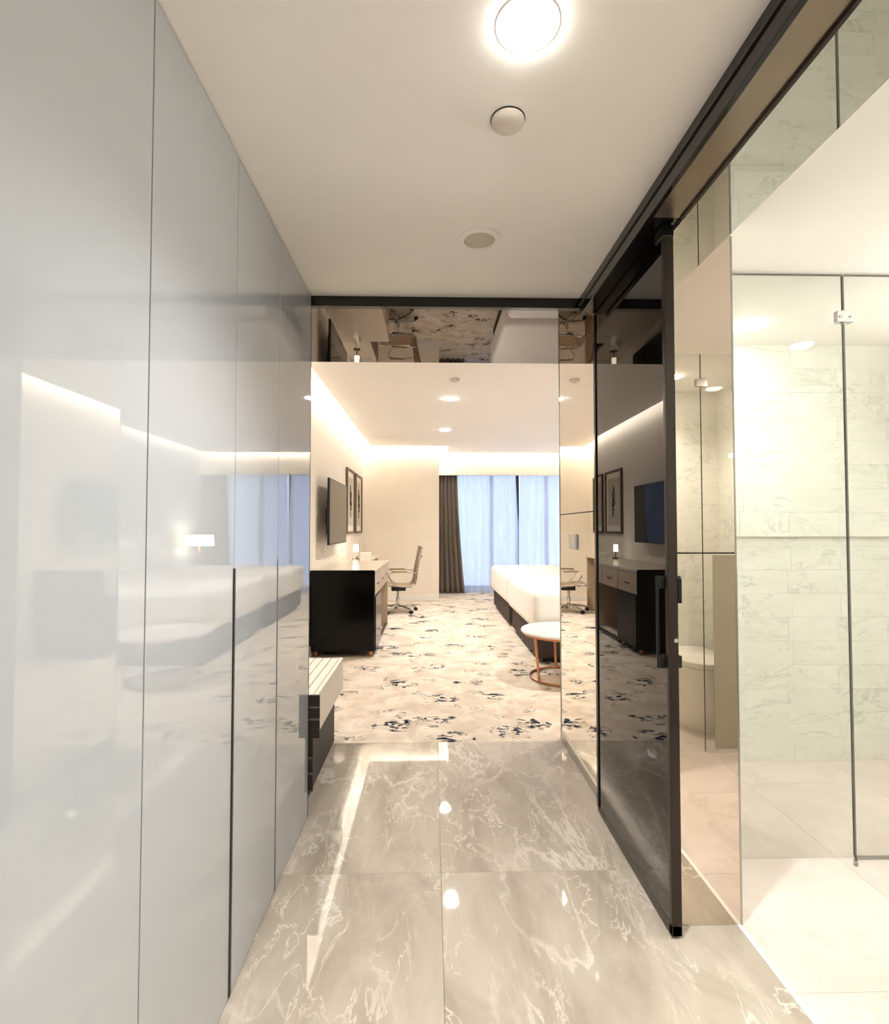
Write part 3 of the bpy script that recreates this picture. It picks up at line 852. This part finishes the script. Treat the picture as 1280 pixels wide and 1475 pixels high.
MB().prism([(-0.04, 0), (0.0, 0.1), (0.04, 0), (0.038, 0), (0.0, 0.096), (-0.038, 0)], -0.06, 0.06).build('card', M['white'], cd)
so = thing('wall_socket', 'small white socket plate on the wall under the television', 'socket', (XTV, 6.10, EYE - 0.27))
MB().box(0.0, 0.01, -0.045, 0.045, -0.055, 0.055, 0.003).build('plate', M['white'], so)
for y in (-0.012, 0.012):
    MB().lathe([(0.005, 0.0), (0.005, 0.0104)], (0, y, 0.0), 10, 'X').build('hole', M['dark_gap'], so)

# ------------------------------------------------------------------ office chair (faces the desk, -X)
oc = thing('office_chair', 'tan ribbed leather office chair with chrome arms and five-star base', 'chair', (-0.53, 8.25, 0.002), 0.12)
def sling(profile, name):
    """A ribbed leather sling following a side profile (x, z), extruded across the width."""
    P = [Vector((a, b)) for a, b in profile]
    # resample
    L = [0.0]
    for a, b in zip(P, P[1:]):
        L.append(L[-1] + (b - a).length)
    N = 72
    top, bot = [], []
    def at(s):
        for i in range(len(P) - 1):
            if s <= L[i + 1] + 1e-9:
                f = (s - L[i]) / max(1e-9, L[i + 1] - L[i])
                return P[i].lerp(P[i + 1], f)
        return P[-1]
    for i in range(N + 1):
        s = L[-1] * i / N
        p = at(s); q = at(min(s + 0.01, L[-1])) - at(max(s - 0.01, 0))
        nrm = Vector((-q.y, q.x)).normalized()
        th = 0.013 + 0.010 * abs(math.sin(math.pi * s / 0.055))
        top.append(p + nrm * th); bot.append(p - nrm * 0.008)
    out = [(v.x, v.y) for v in top] + [(v.x, v.y) for v in reversed(bot)]
    bm = MB()
    w = 0.225
    bm.prism(out, -w, w)
    return bm.build(name, M['tan_leather'], oc, False)
seat_prof = [(-0.27, 0.40), (-0.25, 0.435), (-0.20, 0.445), (-0.05, 0.43), (0.10, 0.415), (0.20, 0.42)]
back_prof = [(0.20, 0.42), (0.245, 0.46), (0.262, 0.53), (0.275, 0.65), (0.305, 0.80), (0.33, 0.93), (0.345, 1.015)]
sling(list(reversed(seat_prof)), 'seat')
sling(list(reversed(back_prof)), 'backrest')
for s in (-1, 1):
    MB().tube([(x, s * 0.238, z) for x, z in seat_prof + back_prof[1:]], 0.011, 8).build('side_rail', M['chrome'], oc, True)
    arm = [(0.27, s * 0.25, 0.62), (0.12, s * 0.28, 0.635), (-0.05, s * 0.285, 0.635), (-0.14, s * 0.285, 0.62), (-0.155, s * 0.285, 0.57), (-0.10, s * 0.28, 0.48), (-0.02, s * 0.255, 0.43)]
    a = MB().tube(arm, 0.010, 8).build('arm', M['chrome'], oc, True)
    MB().box(-0.12, 0.12, s * 0.283 - 0.02, s * 0.283 + 0.02, 0.638, 0.655, 0.006).build('arm_pad', M['tan_leather'], a)
for x, z in ((-0.12, 0.415), (0.14, 0.40)):
    MB().tube([(x, -0.238, z), (x, 0.238, z)], 0.010, 8).build('crossbar', M['chrome'], oc, True)
MB().tube([(0.352, -0.2, 0.86), (0.375, -0.1, 0.865), (0.375, 0.1, 0.865), (0.352, 0.2, 0.86)], 0.009, 8).build('back_handle', M['chrome'], oc, True)
MB().box(-0.1, 0.12, -0.07, 0.07, 0.33, 0.40, 0.015, 3).build('tilt_mechanism', M['rubber'], oc)
MB().lathe([(0.028, 0.10), (0.028, 0.22), (0.018, 0.225), (0.018, 0.34)], n=18).build('column', M['chrome'], oc, True)
MB().lathe([(0.035, 0.07), (0.042, 0.09), (0.042, 0.115), (0.03, 0.125)], n=20).build('hub', M['chrome'], oc, True)
for k in range(5):
    a = 2 * math.pi * k / 5 + 0.35
    c, s_ = math.cos(a), math.sin(a)
    leg = MB().tube([(0.03 * c, 0.03 * s_, 0.10), (0.16 * c, 0.16 * s_, 0.092), (0.30 * c, 0.30 * s_, 0.066)], [0.019, 0.016, 0.011], 10).build('leg', M['chrome'], oc, True)
    wb_ = MB()
    for sgn in (-1, 1):
        cx, cy = 0.305 * c - s_ * 0.014 * sgn, 0.305 * s_ + c * 0.014 * sgn
        ring0, ring1 = [], []
        for i in range(16):
            t = 2 * math.pi * i / 16
            px, pz = 0.027 * math.cos(t), 0.027 + 0.027 * math.sin(t)
            ring0.append(wb_.bm.verts.new((cx + c * px - s_ * 0.009, cy + s_ * px + c * 0.009, pz)))
            ring1.append(wb_.bm.verts.new((cx + c * px + s_ * 0.009, cy + s_ * px - c * 0.009, pz)))
        for i in range(16):
            wb_.bm.faces.new((ring0[i], ring0[(i + 1) % 16], ring1[(i + 1) % 16], ring1[i]))
        wb_.bm.faces.new(ring0); wb_.bm.faces.new(list(reversed(ring1)))
    wb_.build('castor', M['rubber'], leg, True)

# ------------------------------------------------------------------ beds
def bed(label, y0, y1):
    yc = (y0 + y1) / 2
    w = (y1 - y0) / 2
    t = thing('bed', label, 'bed', (2.1, yc, 0.002))
    MB().box(-1.08, 1.20, -w + .03, w - .03, 0.05, 0.36, 0.015, 2).build('base', M['bed_base'], t)
    MB().box(-1.02, 1.12, -w + .10, w - .10, 0.0, 0.05).build('plinth', M['rubber'], t)
    du = MB().box(-1.13, 1.16, -w, w, 0.305, 0.70, 0.09, 6)
    for v in du.bm.verts:                       # soft, slightly uneven bedding that droops at the edges
        v.co.z += 0.006 * math.sin(v.co.x * 9 + 1.3) * math.cos(v.co.y * 7)
        if v.co.z < 0.45:
            v.co.x += 0.006 * math.sin(v.co.y * 14)
            v.co.y += 0.006 * math.sin(v.co.x * 14)
    o = du.build('duvet', M['linen'], t, True)
    MB().box(1.20, 1.27, -w - .02, w + .02, 0.05, 1.22, 0.02, 3).build('headboard', M['headboard'], t)
    return t
bed('double bed with white duvet nearer the coffee table', 5.06, 6.74)
bed('double bed with white duvet nearer the window', 6.98, 8.75)
def pillow(label, x, y, z, rx=0.0):
    m = MB().box(-0.09, 0.09, -0.34, 0.34, -0.23, 0.23, 0.085, 5)
    for v in m.bm.verts:
        k = 1 - 0.55 * max(abs(v.co.y) / 0.34, abs(v.co.z) / 0.23) ** 3
        v.co.x *= max(0.2, k)
    t = m.build('pillow', M['linen'], None, True, (x, y, z))
    t.rotation_euler = (0, rx, 0)
    return tag(t, label, 'pillow', None)
for (y, lab) in ((5.48, 'white pillow propped on the nearer bed, coffee table side'), (6.30, 'white pillow propped on the nearer bed, far side'),
                 (7.45, 'white pillow propped on the window bed, near side'), (8.30, 'white pillow propped on the window bed, window side')):
    pillow(lab, 3.12, y, 0.925, 0.33)

# night stand and lamps near the window
ns = thing('night_stand', 'dark night stand between the window bed and the drape', 'night stand', (3.10, 9.62, 0.002))
MB().box(-0.24, 0.24, -0.26, 0.26, 0.08, 0.58, 0.008).build('body', M['bed_base'], ns)
dd = MB().box(-0.255, -0.24, -0.25, 0.25, 0.10, 0.31, 0.003).build('drawer', M['bed_base'], ns)
dd2 = MB().box(-0.255, -0.24, -0.25, 0.25, 0.33, 0.56, 0.003).build('drawer', M['bed_base'], ns)
for q, z in ((dd, 0.2), (dd2, 0.445)):
    MB().lathe([(0.012, 0), (0.014, -0.02)], (-0.255, 0, z), 12, 'X').build('knob', M['copper'], q, True)
for x in (-0.2, 0.2):
    for y in (-0.22, 0.22):
        MB().lathe([(0.015, 0), (0.02, 0.08)], (x, y, 0), 12).build('leg', M['copper'], ns, True)
def table_lamp(label, x, y, z, s):
    t = thing('table_lamp', label, 'lamp', (x, y, z))
    MB().lathe([(0.08 * s, 0), (0.08 * s, 0.02), (0.02, 0.03), (0.02, 0.12), (0.05 * s, 0.2), (0.02, 0.3), (0.012, 0.42)], n=24).build('base', M['copper'], t, True)
    MB().lathe([(0.25 * s, 0.40), (0.235 * s, 0.59), (0.233 * s, 0.59), (0.248 * s, 0.40)], n=32, cap=False).build('shade', M['shade'], t, True)
    d = bpy.data.lights.new('bulb', 'POINT'); d.energy = 5; d.color = WARM; d.shadow_soft_size = 0.05
    o = bpy.data.objects.new('bulb', d); COL.objects.link(o); o.parent = t; o.location = (0, 0, 0.48)
    return t
table_lamp('glowing drum lamp on the night stand by the window', 3.08, 9.66, 0.585, 1.0)

# ------------------------------------------------------------------ coffee table
ct = thing('coffee_table', 'round white marble coffee table with copper legs before the near bed', 'table', (1.16, 4.62, 0.002))
MB().lathe([(0.36, 0.395), (0.378, 0.40), (0.38, 0.412), (0.372, 0.42)], n=56).build('top', M['white_marble'], ct, True)
MB().lathe([(0.352, 0.378), (0.355, 0.396), (0.345, 0.396), (0.342, 0.378)], n=56, cap=False).build('rim', M['copper'], ct, True)
for k in range(3):
    a = math.pi + 0.55 + 2 * math.pi * k / 3
    c, s_ = math.cos(a), math.sin(a)
    MB().tube([(0.345 * c, 0.345 * s_, 0.385), (0.30 * c, 0.30 * s_, 0.012)], 0.011, 10).build('leg', M['copper'], ct, True)
MB().tube([(0.30 * math.cos(2 * math.pi * i / 48), 0.30 * math.sin(2 * math.pi * i / 48), 0.011) for i in range(48)], 0.010, 8, closed=True).build('foot_ring', M['copper'], ct, True)
